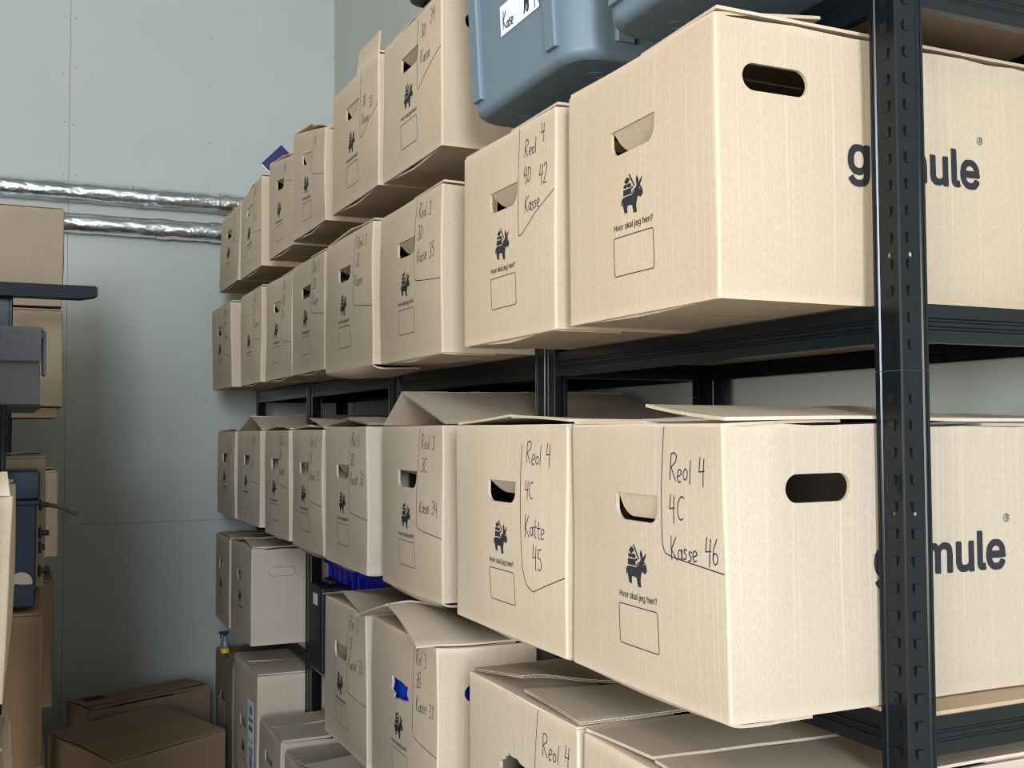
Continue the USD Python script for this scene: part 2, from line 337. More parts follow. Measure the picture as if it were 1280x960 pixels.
    us = np.unique(np.round(np.concatenate([lines(0, L, cell * 1.6), lines(L, L + W, cell), lines(L + W, 2 * L + W, cell * 1.3), lines(2 * L + W, tot, cell * 3), ex]), 6))
    vs = lines(0, H, cell)
    if side_slot:                                    # the tab of the slot is still in place, a little sunk
        q = stadium(L + W + side_hole, 0.268 + hole_z, 0.0955, 0.0315)
        v_, f_, u_ = sheet(q, lines(q.bounds[0], q.bounds[2], .02), lines(q.bounds[1], q.bounds[3], .02), .003, lambda u, v, w: body(u, v, np.asarray(w) + .0012))
        raw('slot_tab', v_, f_, K, root, u_, np.zeros(len(u_)))
    V, F, UV = sheet(poly, us, vs, T, body)
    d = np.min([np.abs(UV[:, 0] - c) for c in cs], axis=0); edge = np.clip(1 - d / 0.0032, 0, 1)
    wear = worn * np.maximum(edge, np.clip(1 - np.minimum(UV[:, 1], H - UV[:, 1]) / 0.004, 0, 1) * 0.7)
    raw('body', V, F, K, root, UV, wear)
    # top flaps: near, far (over the length), front (over the width)
    def flap(nm, hinge, length, depth, ang, dz, curl, t=0.0042, notch=True):
        p = Polygon([(0.004, 0), (length - 0.004, 0), (length - 0.008, depth * .55), (length - 0.012, depth), (0.012, depth), (0.008, depth * .55)])
        if notch and rough > 0.002:
            rr = random.Random(seed * 3 + len(nm) + int(ang * 7)); pts = [(0.004, 0), (length - .004, 0), (length - .008, depth * .6)]
            pts += [(x, depth - rr.uniform(0, .004)) for x in np.linspace(length - .010, .010, 14)] + [(.008, depth * .6)]
            p = Polygon(pts)
        def fn(u, v, w):
            u = np.asarray(u, float); v = np.asarray(v, float); w = np.broadcast_to(w, u.shape)
            wob = (meshkit.noise(np.stack([u * 6, v * 3, u * 0 + seed * 3.1 + dz * 900], -1), 5) - .5) * 2
            xx = (u if hinge == 'near' else L - u)
            a = np.radians((ang + curl * wob) * ((fade + (1 - fade) * smooth01(1 - xx / 0.2)) if hinge in ('near', 'far') else 1))
            out, up = v * np.cos(a) + w * np.sin(a), v * np.sin(a) - w * np.cos(a)
            up = up + dz - 0.006 * (v / depth) * (abs(ang) < 12) * np.sin(math.pi * np.clip(u / length, 0, 1))
            if hinge == 'near': x, y = u, -W / 2 + 0.001 + out
            elif hinge == 'far': x, y = L - u, W / 2 - 0.001 - out
            elif hinge == 'front': x, y = 0.001 + out, W / 2 - u
            else: x, y = L - 0.001 - out, -W / 2 + u
            return warp(x, y, H + up)
        if hinge == 'near' and shift: p = affinity.translate(p, -shift)
        if hinge == 'far' and shift: p = affinity.translate(p, shift)
        if hinge == 'front' and front_part and ang > 60: p = p.intersection(sbox(W * front_part[0], 0, W * front_part[1], 1))
        if fluted and hinge in ('near', 'far'):                  # two liners and a real fluted medium between them
            ul, vl = lines(p.bounds[0], p.bounds[2], cell * 1.4), lines(0, depth, cell * 1.5)
            parts = [sheet(p, ul, vl, .0006, fn), sheet(p, ul, vl, .0006, lambda u, v, w: fn(u, v, w + t - .0006)),
                     sheet(p.buffer(-.0004), lines(p.bounds[0], p.bounds[2], .0020), np.array([0, depth * .4, depth * .8, depth]), .0005, lambda u, v, w: fn(u, v, w + t / 2 - .00025 + (t / 2 - .0009) * np.sin(2 * np.pi * np.asarray(u) / .0080)))]
            n0 = 0; VV, FF, UU = [], [], []
            for a_, b_, c_ in parts: VV.append(a_); FF.append(b_ + n0); UU.append(c_); n0 += len(a_)
            V, F, UV = np.vstack(VV), np.vstack(FF), np.vstack(UU)
        else:
            V, F, UV = sheet(p, lines(p.bounds[0], p.bounds[2], cell * 1.4), lines(0, depth, cell * 1.5), t, fn)
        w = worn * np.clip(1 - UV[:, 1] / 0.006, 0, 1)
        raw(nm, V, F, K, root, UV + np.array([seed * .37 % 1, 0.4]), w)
    if flaps:
        fd = flap_len or W / 2 - 0.002
        fd, fd2 = fd if isinstance(fd, tuple) else (fd, fd)
        flap('top_flap', 'near', L, fd, flaps[0], 0.0085, flap_curl)
        flap('top_flap', 'far', L, fd2, flaps[1], 0.0065 if flaps[1] < 60 else 0.002, flap_curl)
        ff = flaps[2] if front_flap is None else front_flap
        if ff is not None: flap('top_flap', 'front', W, 0.17 if ff < 60 else 0.06, ff if ff > 1 else 0.5, 0.001, min(flap_curl, 2))
        flap('top_flap', 'back', W, 0.17, 0.5, 0.001, 0.5)
    # bottom: two long flaps that hang a little where the box overhangs the shelf
    over = max(0.02, -x0 - 0.015)
    for sgn in (-1, 1):
        def fn(u, v, w, sgn=sgn):
            x = u if sgn > 0 else L - u
            y = sgn * (W / 2 - T - 0.0005 - v)
            z = 0.0003 + w - sag * smooth01(v / (W / 2)) * smooth01(1 - x / over)
            P = warp(x, y, np.zeros_like(x)); P[:, 2] += z; return P
        p = sbox(T + .001, 0, L - T - .001, W / 2 - T - 0.002)
        V, F, UV = sheet(p, lines(T + .001, L - T - .001, 0.03), lines(0, W / 2 - T - 0.002, 0.05), 0.0042, fn)
        raw('bottom_flap', V, F, K, root, UV + 0.2, np.zeros(len(UV)))
    if lip:
        def fn(u, v, w):
            q = np.clip(v / 0.10, 0, 1); y = W / 2 - u
            x = 0.0005 + 0.9 * v + 0 * u; z = -lip * np.sin(np.pi * np.clip(u / W, 0.06, .94)) ** .5 * (1 - np.exp(-v / 0.012)) * (1 - .35 * q) - 0.0015 + w
            P = warp(x, y, np.zeros_like(x)); P[:, 2] += z; return P
        p = sbox(0.006, 0, W - 0.006, 0.13)
        V, F, UV = sheet(p, lines(.006, W - .006, cell), np.array([0, .004, .01, .02, .035, .06, .095, .13]), 0.004, fn)
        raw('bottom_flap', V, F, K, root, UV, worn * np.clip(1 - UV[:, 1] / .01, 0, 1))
    # pressed-in tab of the hand hole
    if front_hole and hole_flap is not None:
        def fn(u, v, w):
            a = math.radians(hole_flap); tw = 0.10 * (u - fc) / hw
            u, v = np.asarray(u, float), np.asarray(v, float)
            P = body(u, hz - v * math.cos(a), T * .5 + w + 0 * u)
            P[:, 0] += v * math.sin(a) + tw * v; return P
        p = dhole(fc, 0, hw * .95, hh * .98); p = affinity.scale(p, 1, -1, origin=(0, 0))
        p2, f2 = grid2d(p, lines(p.bounds[0], p.bounds[2], .02), lines(0, hh, .018))
        V, F, UV = sheet(p, lines(p.bounds[0], p.bounds[2], .02), lines(0, hh * .98, .018), 0.003, fn)
        raw('hand_hole_tab', V, F[:, ::-1], K, root, UV, np.zeros(len(UV)))
    # prints on the front
    if printed:
        A = affinity.affine_transform(MULE, [.054, 0, 0, .055, fc - .027, .133 + mark_y])
        v, f = decal(A, body); raw('printed_emblem', v, f, M['ink'], root, label='black printed emblem of a laden pack animal')
        A = affinity.affine_transform(ASK, [.098, 0, 0, .098, fc - .049, .1155 + mark_y])
        v, f = decal(A, body); raw('printed_question', v, f, M['ink'], root)
        q = sbox(fc - .046, .057 + mark_y, fc + .046, .102 + mark_y).buffer(.004, quad_segs=4)
        v, f = decal(q.buffer(.0006).difference(q.buffer(-.0006)), body); raw('printed_frame', v, f, M['ink'], root)
    if wordmark:
        ax, az, w = wordmark
        A = affinity.affine_transform(WORDMARK, [w, 0, 0, w, L + W + ax - w / 2, az])
        v, f = decal(A, body); raw('printed_wordmark', v, f, M['ink'], root)
        ex_, ey_ = L + W + ax + w / 2 + .006, az + w * .285
        ring = Point(ex_, ey_).buffer(.0055, quad_segs=8).difference(Point(ex_, ey_).buffer(.0046, quad_segs=8))
        A = ring.union(affinity.affine_transform(RMARK, [.0062, 0, 0, .0062, ex_ - .002, ey_ - .003]))
        v, f = decal(A, body); raw('printed_mark', v, f, M['ink'], root)
    if notes:
        right_edge = L + W - 0.004
        x1 = L + W - note_w
        ys = H - note_top
        out = []
        rr = random.Random(seed)
        for k, tx in enumerate(notes):
            dx = 0.010 + rr.uniform(0, .008); 
            if isinstance(tx, tuple): tx, dx, dyy, sz = tx
            else: dyy = .036 + k * .046; sz = note_size
            g = pen_poly(tx, sz, seed=seed + k)
            mw = note_w - dx - .008
            if g.bounds[2] > mw: g = affinity.scale(g, mw / g.bounds[2], 1, origin=(0, 0))
            out.append(affinity.translate(g, x1 + dx, ys - dyy))
        v, f = decal(shapely.union_all(out), body); raw('handwriting', v, f, M['pen'], root)
        if border == 'square':
            path = [(x1, ys + .008), (x1 - .002, ys - .06), (x1 - .001, ys - note_h + .018), (x1 + .004, ys - note_h + .004), (x1 + .02, ys - note_h), (x1 + .06, ys - note_h - .004), (right_edge, ys - note_h - .010)]
        elif border == 'swoop':
            path = [(x1, ys - .02), (x1 + .002, ys - .08), (x1 + .010, ys - note_h + .02), (x1 + .022, ys - note_h - .008), (x1 + .045, ys - note_h - .016), (x1 + .08, ys - note_h - .004), (right_edge, ys - note_h + .018)]
        else:
            path = [(x1, ys + .008), (x1 + .001, ys - .07), (x1 + .005, ys - note_h - .004), (x1 + .016, ys - note_h - .004), (x1 + .06, ys - note_h + .022), (right_edge, ys - note_h + .05)]
        ln = LineString(path); ln = LineString([ln.interpolate(k / 40, normalized=True) for k in range(41)])
        v, f = decal(ln.buffer(.0007, quad_segs=2), body); raw('pen_border', v, f, M['pen'], root)
    if extra: extra(root, body, dict(L=L, W=W, H=H, fc=fc))
    return root

# ------------------------------------------------------------------ room
def bx(x0, y0, z0, x1, y1, z1):
    b = trimesh.creation.box((x1 - x0, y1 - y0, z1 - z0)); b.apply_translation(((x0 + x1) / 2, (y0 + y1) / 2, (z0 + z1) / 2)); return b
def rbox(x0, y0, z0, x1, y1, z1, r=0.004, seg=12):
    m = m3.Manifold.batch_hull([m3.Manifold.sphere(r, seg).translate((x, y, z)) for x in (x0 + r, x1 - r) for y in (y0 + r, y1 - r) for z in (z0 + r, z1 - r)])
    return m
def tm(man):
    k = man.to_mesh(); return trimesh.Trimesh(np.array(k.vert_properties[:, :3]), np.array(k.tri_verts), process=False)
cat = trimesh.util.concatenate
YW, XW = 5.13, 0.49
tag(obj('floor', bx(-6.5, -6.5, -0.1, XW + .1, YW + .1, 0), M['floor']), 'grey concrete floor of the storage room', 'floor', kind='structure')
tag(obj('ceiling', bx(-6.5, -6.5, 4.3, XW + .1, YW + .1, 4.4), M['ceiling']), 'pale ceiling high above the shelving', 'ceiling', kind='structure')
g = sbox(-6.5, 0, YW + .1, 4.3).difference(sbox(-2.7, .4, .3, 2.5))  # opening cut to house the added light on the left
lw = trimesh.creation.extrude_polygon(g, 0.1, engine='earcut'); v = lw.vertices; lw = trimesh.Trimesh(np.stack([v[:, 2] - 4.78, v[:, 0], v[:, 1]], 1), lw.faces, process=False)
tag(obj('wall_left', lw, M['plaster']), 'plain pale wall with an unseen opening added for light, beyond the left-hand shelving', 'wall', kind='structure')
g = sbox(-6.5, 0, XW + .1, 4.3).difference(sbox(-4.4, 1.6, -.8, 4.15))
rear = trimesh.creation.extrude_polygon(g, 0.1, engine='earcut'); rear.apply_transform(np.array([[1, 0, 0, 0], [0, 0, 1, -6.5], [0, 1, 0, 0], [0, 0, 0, 1.0]])); rear.invert()
tag(obj('wall_rear', rear, M['plaster']), 'pale wall with a wide gate opening behind the viewer', 'wall', kind='structure')
def gypsum(root, along, spans, rows, place, screws):
    """Boards 1.2 m wide with an open joint of 3 mm, each a part."""
    for a0, a1 in spans:
        for z0, z1 in rows:
            obj('plasterboard_panel', place(a0 + .0007, z0 + .0006, a1 - .0007, z1 - .0006), M['plaster'], root)
    sc = []
    for a0, a1 in spans:
        for z0, z1 in rows:
            for a in (a0 + .022, (a0 + a1) / 2, a1 - .022):
                for k in range(int((z1 - z0) / .245)):
                    sc.append(screws(a + random.uniform(-.008, .008), z0 + .06 + k * .245 + random.uniform(-.02, .02)))
    obj('screw_heads', cat(sc), M['screw'], root, kind='stuff')
wf = struct_root('wall_far', 'pale gypsum board wall at the end of the aisle', 'wall')
obj('joint_backing', bx(-6.5, YW + .012, 0, XW + .1, YW + .1, 4.3), M['joint'], wf)
def disc(r=.0036, h=.001): return trimesh.creation.cylinder(r, h, sections=8)
def fs(a, z):
    d = disc(); d.apply_transform(trimesh.transformations.rotation_matrix(math.pi / 2, (1, 0, 0))); d.apply_translation((a, YW, z)); return d
gypsum(wf, 'x', [(-6.5, -5.514), (-5.514, -4.314), (-4.314, -3.114), (-3.114, -1.914), (-1.914, -.714), (-.714, XW + .02)], [(0, 1.095), (1.095, 3.62), (3.62, 4.3)],
       lambda a0, z0, a1, z1: bx(a0, YW, z0, a1, YW + .0125, z1), fs)
wr = struct_root('wall_right', 'pale gypsum board wall behind the right-hand racks', 'wall')
obj('joint_backing', bx(XW + .012, -6.5, 0, XW + .1, YW, 4.3), M['joint'], wr)
def rs(a, z):
    d = disc(); d.apply_transform(trimesh.transformations.rotation_matrix(math.pi / 2, (0, 1, 0))); d.apply_translation((XW, a, z)); return d
gypsum(wr, 'y', [(YW - .62, YW)] + [(YW - .62 - 1.2 * (k + 1), YW - .62 - 1.2 * k) for k in range(9)], [(0, 1.4), (1.4, 4.0), (4.0, 4.3)],
       lambda a0, z0, a1, z1: bx(XW, max(a0, -6.4), z0, XW + .0125, a1, z1), rs)

# foil ducts along the far wall
def duct(z, r, x0, x1, seed, label):
    t = thing('foil_duct', label, 'duct', (0, YW - r - .012, z), group='silver foil ducts')
    def tube(xa, xb, rr, amp, n=160):
        xs = np.linspace(xa, xb, max(8, int(n * (xb - xa) / 2))); k = 36; a = np.linspace(0, 2 * np.pi, k, endpoint=False)
        X, A = np.meshgrid(xs, a, indexing='ij'); q = np.stack([X * 22, np.cos(A) * 2.2, np.sin(A) * 2.2], -1) + seed
        R = rr + amp * (meshkit.fbm(q, 3, seed) - .5) * 2
        v = np.stack([X, R * np.cos(A), R * np.sin(A)], -1).reshape(-1, 3); f = []
        i = np.arange(len(xs) - 1)[:, None] * k + np.arange(k)[None]; j = np.arange(len(xs) - 1)[:, None] * k + (np.arange(k)[None] + 1) % k
        f = np.concatenate([np.stack([i, j, j + k], -1).reshape(-1, 3), np.stack([i, j + k, i + k], -1).reshape(-1, 3)])
        return trimesh.Trimesh(v, f[:, ::-1], process=False)
    obj('tube', tube(x0, x1, r, .0035), M['foil'], t, smooth=True)
    for xa in (-.55 + .1 * seed, -.03 - .04 * seed):
        obj('foil_tape', tube(xa, xa + .06, r + .003, .004), M['foil'], t, smooth=True)
    for xa in (-1.4, .3):
        ring = trimesh.creation.annulus(r + .004, r + .008, .02); ring.apply_transform(trimesh.transformations.rotation_matrix(math.pi / 2, (0, 1, 0))); ring.apply_translation((xa, 0, 0))
        obj('hanger', ring, M['steel'], t)
duct(2.558, .044, -2.6, XW - .02, 1, 'upper of the two silver foil ducts running along the far wall')
duct(2.420, .043, -2.6, XW - .02, 2, 'lower of the two silver foil ducts running along the far wall')

# ------------------------------------------------------------------ racks
LEVELS = [.18, .715, 1.160, 1.654, 2.070]
FL = 0.041
def post_profile(w=FL):
    half = [(.008, w), (-.0014, w), (-.0014, w - .0024), (.0002, w - .003), (.0002, w - .0042), (-.0014, w - .0048), (-.0014, w - .0066), (.0006, w - .0078), (.0006, .0078), (-.0010, .006), (-.0010, .0005)]
    path = half + [(.0005, -.0010)] + [(b, a) for a, b in half[::-1]][1:]
    return LineString(path).buffer(.0007, join_style=2, cap_style=2)
def upright_mesh(sx, sy, z0, z1, holes=()):
    p = affinity.scale(post_profile(), sx, sy, origin=(0, 0))
    m = trimesh.creation.extrude_polygon(p, z1 - z0, engine='earcut'); m.apply_translation((0, 0, z0))
    if holes:
        mm = m3.Manifold(m3.Mesh(np.asarray(m.vertices, np.float32), np.asarray(m.faces, np.uint32)))
        if mm.volume() > 0:
            for z in holes:
                c = m3.Manifold.cylinder(.02, .0030, .0030, 14, True)
                mm = mm - c.rotate((90, 0, 0)).translate((sx * .0175, 0, z)) - c.rotate((0, 90, 0)).translate((0, sy * .0175, z))
            m = tm(mm)
    return m
def slot_mesh():
    p = sbox(-.0055, -.003, .0055, .005).union(Point(0, -.003).buffer(.0055, quad_segs=4)).intersection(sbox(-.006, -.0075, .006, .005))
    m = trimesh.creation.extrude_polygon(p, .0012, engine='earcut')
    v = m.vertices.copy(); v[:, 2] += np.where(v[:, 2] > .0006, (v[:, 1] + .007) * .14, 0); m.vertices = v
    return m                                                       # local: x across, y up, z proud
def beam_profile(top):
    pts = [(.016, top), (0, top), (0, top - .015), (.0022, top - .017), (.0022, top - .020), (0, top - .022), (0, top - .025), (.0022, top - .027), (.0022, top - .030), (0, top - .032), (0, top - .0455), (.014, top - .0455)]
    return LineString(pts).buffer(.0008, join_style=2, cap_style=2)
def beam_mesh(kind, x0, x1, y0, y1, top):
    p = beam_profile(top)
    n = (y1 - y0 if kind in 'fb' else x1 - x0) - .006
    m = trimesh.creation.extrude_polygon(p, n, engine='earcut')     # profile x -> inward, y -> up, z -> along
    v = m.vertices
    if kind == 'f': w = np.stack([x0 + .0025 + v[:, 0], y0 + .003 + v[:, 2], v[:, 1]], 1)
    elif kind == 'b': w = np.stack([x1 - .0025 - v[:, 0], y0 + .003 + v[:, 2], v[:, 1]], 1)
    elif kind == 'n': w = np.stack([x0 + .003 + v[:, 2], y0 + .0025 + v[:, 0], v[:, 1]], 1)
    else: w = np.stack([x0 + .003 + v[:, 2], y1 - .0025 - v[:, 0], v[:, 1]], 1)
    m = trimesh.Trimesh(w, m.faces, process=False)
    if m.volume < 0: m.invert()
    return m
def rack(label, x0, x1, y0, y1, levels, top, join, detail=False, front='-'):
    t = thing('shelving_rack', label, 'shelving rack', ((x0 + x1) / 2, (y0 + y1) / 2, 0), group='black shelving racks on the right' if x0 > -.5 else 'black shelving racks on the left')
    ox, oy = -(x0 + x1) / 2, -(y0 + y1) / 2
    def put(m): m.apply_translation((ox, oy, 0)); return m
    for cx, sx in ((x0, 1), (x1, -1)):
        for cy, sy in ((y0, 1), (y1, -1)):
            near = detail and sx == 1 and sy == 1
            for nm, za, zb, hs in (('upright', .004, join - .0003, (1.399,)), ('upright', join + .0003, top, (1.712,))):
                m = upright_mesh(sx, sy, za, zb, hs if near else ())
                if m.volume < 0: m.invert()
                m.apply_translation((cx, cy, 0)); u = obj(nm, put(m), M['steel'], t)
                if near:
                    zs = [1.636 + (k - 40) * .0326 for k in range(80)]
                    for z in [z for z in zs if max(za, .85) + .01 < z < zb - .01 and min(abs(z - h) for h in (1.399, 1.712)) > .006]:
                        for side in (0, 1):
                            s = slot_mesh(); v = s.vertices
                            if side == 0: w = np.stack([.0175 + v[:, 0], -.0001 - v[:, 2], z + v[:, 1]], 1)
                            else: w = np.stack([-.0001 - v[:, 2], .0175 - v[:, 0], z + v[:, 1]], 1)
                            s = trimesh.Trimesh(w + [cx, cy, 0], s.faces, process=False)
                            if s.volume < 0: s.invert()
                            obj('slot', put(s), M['steel'], u)
            c = affinity.scale(post_profile(), sx, sy, origin=(0, 0)).buffer(.0012, join_style=2)
            m = trimesh.creation.extrude_polygon(c, .05, engine='earcut'); m.apply_translation((cx, cy, join - .034)) if False else m.apply_translation((cx, cy, 0))
            obj('foot_cap', put(m), M['black'], t)
    for z in levels:
        for k in 'fbnr':
            obj('beam', put(beam_mesh(k, x0, x1, y0, y1, z - (.006 if z < 1.5 else .0015))), M['steel'], t)
        d_ = 0 if z < 1.5 else .0095
        obj('shelf_board', put(tm(rbox(x0 + .004 + d_, y0 + .004 + d_, z - .0065 - d_, x1 - .004 - d_, y1 - .004 - d_, z - .0003 - d_, .0008, 8))), M['board'], t)
    return t
BAY = [(.980, 1.933), (1.942, 2.890), (2.899, 3.847), (3.856, 4.805)]
for k, nm in enumerate(('black steel shelving rack nearest on the right, its slotted corner post in the foreground', 'second black shelving rack from the front along the right-hand wall',
                        'third black shelving rack along the right-hand wall, with blue crates on it', 'last black shelving rack on the right, nearest the far wall')):
    rack(nm, .055, .455, BAY[k][0], BAY[k][1], LEVELS if k < 2 else [.18, .715, 1.155, 1.672 + .004 * (k - 2), 2.085 + .015 * (k - 2)], 2.14, 1.571, detail=(k == 0))
LL = [.20, .67, 1.125, 1.545, 1.872]
rack('black shelving rack at the left edge of the picture, nearest bay', -1.36, -.965, 1.45, 2.36, LL[:4], 1.555, .85)
rack('black shelving rack at the left edge, middle bay with tub and navy crate', -1.36, -.930, 2.40, 3.20, [.20, .67, 1.545], 1.555, .85)
left_end = rack('black shelving rack at the left edge, farthest bay, with a rail sticking out', -1.36, -.925, 3.28, 4.08, LL[:4], 1.908, .95)
pk = Polygon([(-.28, 0), (.250, 0), (.288, .008), (.288, .036), (-.28, .036)])
pm = trimesh.creation.extrude_polygon(pk, .06, engine='earcut'); v = pm.vertices; pm = trimesh.Trimesh(np.stack([v[:, 0] + .1425, v[:, 2] - .463, v[:, 1] + 1.873], 1), pm.faces, process=False)
if pm.volume < 0: pm.invert()
obj('rail', pm, M['matt'], left_end)
obj('rail_cap', tm(rbox(.431, -.458, 1.883, .436, -.41, 1.907, .001, 8)), M['black'], left_end)

# ------------------------------------------------------------------ right-hand boxes
NEAR = dict(cell=0.015)
# row on the shelf at eye level
carton('cardboard box with handwriting "Reol 4 4C Kasse 46", nearest at eye level', -.16, 1.030, 1.420, 1.162, H=.345, seed=3, crush=0.012, m='kraft_old', notes=(('Reol 4', .016, .058, .032), ('4C', .016, .106, .032), ('Kasse 46', .018, .154, .030)), note_h=.152, note_w=.128,
       side_hole=.127, wordmark=(.322, .156, .226), flaps=(5, 1, 2), flap_curl=4, bulge=.004, lip=.015, sag=.008, hole_flap=24, **NEAR)
carton('cardboard box with handwriting "Reol 4 4C Kasse 45" in a looped pen line', -.162, 1.436, 1.880, 1.162, H=.347, seed=5, m='kraft_old', notes=(('Reol 4', .018, .05, .034), ('4C', .018, .105, .030), ('Katte', .020, .165, .034), ('45', .045, .215, .036)), note_h=.235, note_w=.150, border='swoop',
       flaps=(2, 3, 1), flap_curl=3, bulge=.010, lip=.012, hole_flap=50, **NEAR)
carton('cardboard box with tent-like raised flaps and handwriting "Reol 3 3C Kasse 34"', -0.146, 1.993, 2.375, 1.162, H=.348, seed=8, fluted=True, fade=1.0, m='kraft_old', notes=('Reol 3', '3C', ('Kasse 34', .014, .165, .028)), note_h=.20, flaps=(14.5, 34, 0.5), flap_len=(.283, .132), flap_curl=1, bulge=.009, lip=.024, hole_flap=72, **NEAR)
carton('cardboard box at eye level with handwriting "Rel 3 3B Kasse 32"', -0.155, 2.462, 2.838, 1.162, H=.349, seed=9, lip=.008, fluted=True, crush=0.008, m='kraft_old', notes=('Rel 3', '3B', 'Kasse 32'), note_h=.20, flaps=(5, 6, 1), bulge=.008)
carton('cardboard box at eye level with handwriting "2C Kasse 31", fourth from the far wall', -0.132, 2.947, 3.312, 1.157, H=.347, seed=10, crush=0.006, m='kraft_old', notes=('Rel 2', '2C', 'Kasse 31'), note_h=.19, flaps=(9, 3, 2), bulge=.012, lip=.026, lean=(0, .006))
carton('cardboard box at eye level with faint handwriting, third from the far wall', -0.128, 3.385, 3.745, 1.157, H=.346, seed=11, m='kraft_old', notes=('Rel 2', '2B', 'Kasse'), note_h=.16, flaps=(5, 3, 1), bulge=.007, hole_flap=82)
carton('cardboard box at eye level with tent-like flaps, second from the far wall', -0.112, 3.907, 4.338, 1.157, H=.345, seed=12, m='kraft_old', notes=('Rl 2', '2', 'Kl'), note_h=.17, flaps=(13, 13, 1), bulge=.008, hole_flap=84)
carton('darkest cardboard box at eye level, closest to the far wall, with a folded shut top', -0.120, 4.352, 4.756, 1.157, H=.343, seed=13, m='kraft_old', notes=('l', 'Rl', 'Kl'), border='none', flaps=(1, 2, 1), bulge=.006, hole_flap=80)
# row above eye level
carton('large clean cardboard box without handwriting, behind the near post above eye level', -.158, 1.052, 1.428, 1.656, H=0.345, seed=21, flap_curl=0.4, flaps=(0.4, 0.4, 1), front_flap=8, bulge=.004, hole_flap=40, side_hole=.088, wordmark=(.309, .168, .231), sag=.004, rough=.0022, hole_z=.004, mark_y=.002, **NEAR)
carton('cardboard box with handwriting "Reol 4 4D 42 Kasse" under the grey-blue tub', -.16, 1.468, 1.842, 1.656, H=0.345, seed=22, flap_curl=0.4, notes=(('Reol', .022, .045, .028), ('4', .08, .03, .03), ('4D', .022, .088, .026), ('42', .074, .10, .03), ('Kasse', .026, .135, .028)), note_h=.165, border='dip', flaps=(0.4, 0.4, 1), front_flap=5, bulge=.006, hole_flap=48, lip=.004, **NEAR)
carton('cardboard box with handwriting "Reol 3 3D Kasse 35" on the row above eye level', -0.146, 1.992, 2.390, 1.656, H=.335, seed=23, flap_curl=1, notes=('Reol 3', '3D', 'Kasse 35'), note_h=.165, note_w=.145, flaps=(1, 1, 1), bulge=.008, hole_flap=46, lip=.006, **NEAR)
carton('cardboard box with handwriting "Reol 3 3C Kasse" on the row above eye level', -0.160, 2.405, 2.828, 1.656, H=.335, seed=24, notes=('Reol 3', '3C', 'Kasse'), note_h=.175, flaps=(3, 3, 1), front_flap=6, bulge=.010, lip=.026, hole_flap=66)
carton('cardboard box on the row above eye level, fourth from the far wall', -0.132, 2.947, 3.335, 1.674, H=0.33, seed=25, flap_curl=1, notes=('Rel 2', '2B', 'Kasse'), note_h=.15, flaps=(1, 1, 1), front_flap=5, bulge=.006, hole_flap=72)
carton('cardboard box on the row above eye level, third from the far wall', -0.128, 3.348, 3.745, 1.674, H=0.33, seed=26, flap_curl=1, notes=('Rl', '2B', 'Kl'), note_h=.20, flaps=(1, 1, 1), bulge=.006, hole_flap=30)
carton('cardboard box on the row above eye level, second from the far wall, handwriting "Vl 2"', -0.110, 3.907, 4.300, 1.680, H=0.345, seed=27, flap_curl=1, notes=('Kl 2', '2', 'Kasse 2'), note_h=.17, flaps=(1, 1, 1), bulge=.006, front_hole=None)
carton('cardboard box on the row above eye level, closest to the far wall, handwriting "Rl 2"', -0.142, 4.318, 4.756, 1.678, H=0.335, seed=28, flap_curl=1, notes=('Rl 2', '2D', 'Kasse'), note_h=.19, flaps=(1, 1, 1), bulge=.006, hole_flap=30, lean=(-.006, 0))
# top row
TOPZ = 2.070
carton('tall-standing top-row cardboard box beside the grey-blue tub, handwriting "3D Kasse 34"', -0.148, 1.992, 2.362, TOPZ, H=.310, seed=31, notes=(('3D', .025, .045, .026), ('34', .075, .03, .03), ('Kasse', .022, .10, .03)), note_h=.145, note_w=.135, border='dip', flaps=(3, 4, 2), bulge=.005, hole_flap=62, mark_y=-.008, hole_z=-.008, **NEAR)
carton('top-row cardboard box with a torn strip at its top edge and handwriting "3D Kasse 33"', -0.158, 2.376, 2.770, TOPZ, H=.310, seed=32, front_part=(.55, 1), notes=(('3D', .022, .085, .026), ('33', .068, .10, .028), ('Kasse', .018, .13, .026)), note_h=.155, note_w=.13, border='dip', flaps=(3, 5, 2), front_flap=84, bulge=.006, hole_flap=35, mark_y=-.012, hole_z=-.01)
carton('top-row cardboard box with a crushed sloping top, third from the front', -0.132, 2.947, 3.325, 2.093, H=.310, seed=33, hts=(.335, .262), notes=('2C', 'l'), note_h=.13, flaps=(4, 5, 1), front_flap=12, bulge=.006, hole_flap=20, mark_y=-.015, hole_z=-.012)
carton('top-row cardboard box carrying the navy card, third from the far wall', -0.128, 3.350, 3.700, 2.089, H=.325, seed=34, hts=(.330, .285), notes=('Rl',), note_h=.07, flaps=(3, 4, 1), bulge=.005, hole_flap=70, mark_y=-.01)
carton('top-row cardboard box with a "C" note and open hand hole, second from the far wall', -0.112, 3.907, 4.305, 2.102, H=.320, seed=35, hts=(.305, .328), notes=('Rl 2', '2', 'Kl C'), note_h=.17, flaps=(4, 6, 2), bulge=.007, hole_flap=20, mark_y=-.01)
carton('top-row cardboard box in front of the duct ends, closest to the far wall', -0.120, 4.318, 4.756, 2.102, H=.310, seed=36, notes=('l', 'l', 'Kl'), note_h=.13, flaps=(3, 4, 2), bulge=.006, hole_flap=50, lean=(.01, 0), mark_y=-.02, hole_z=-.02)
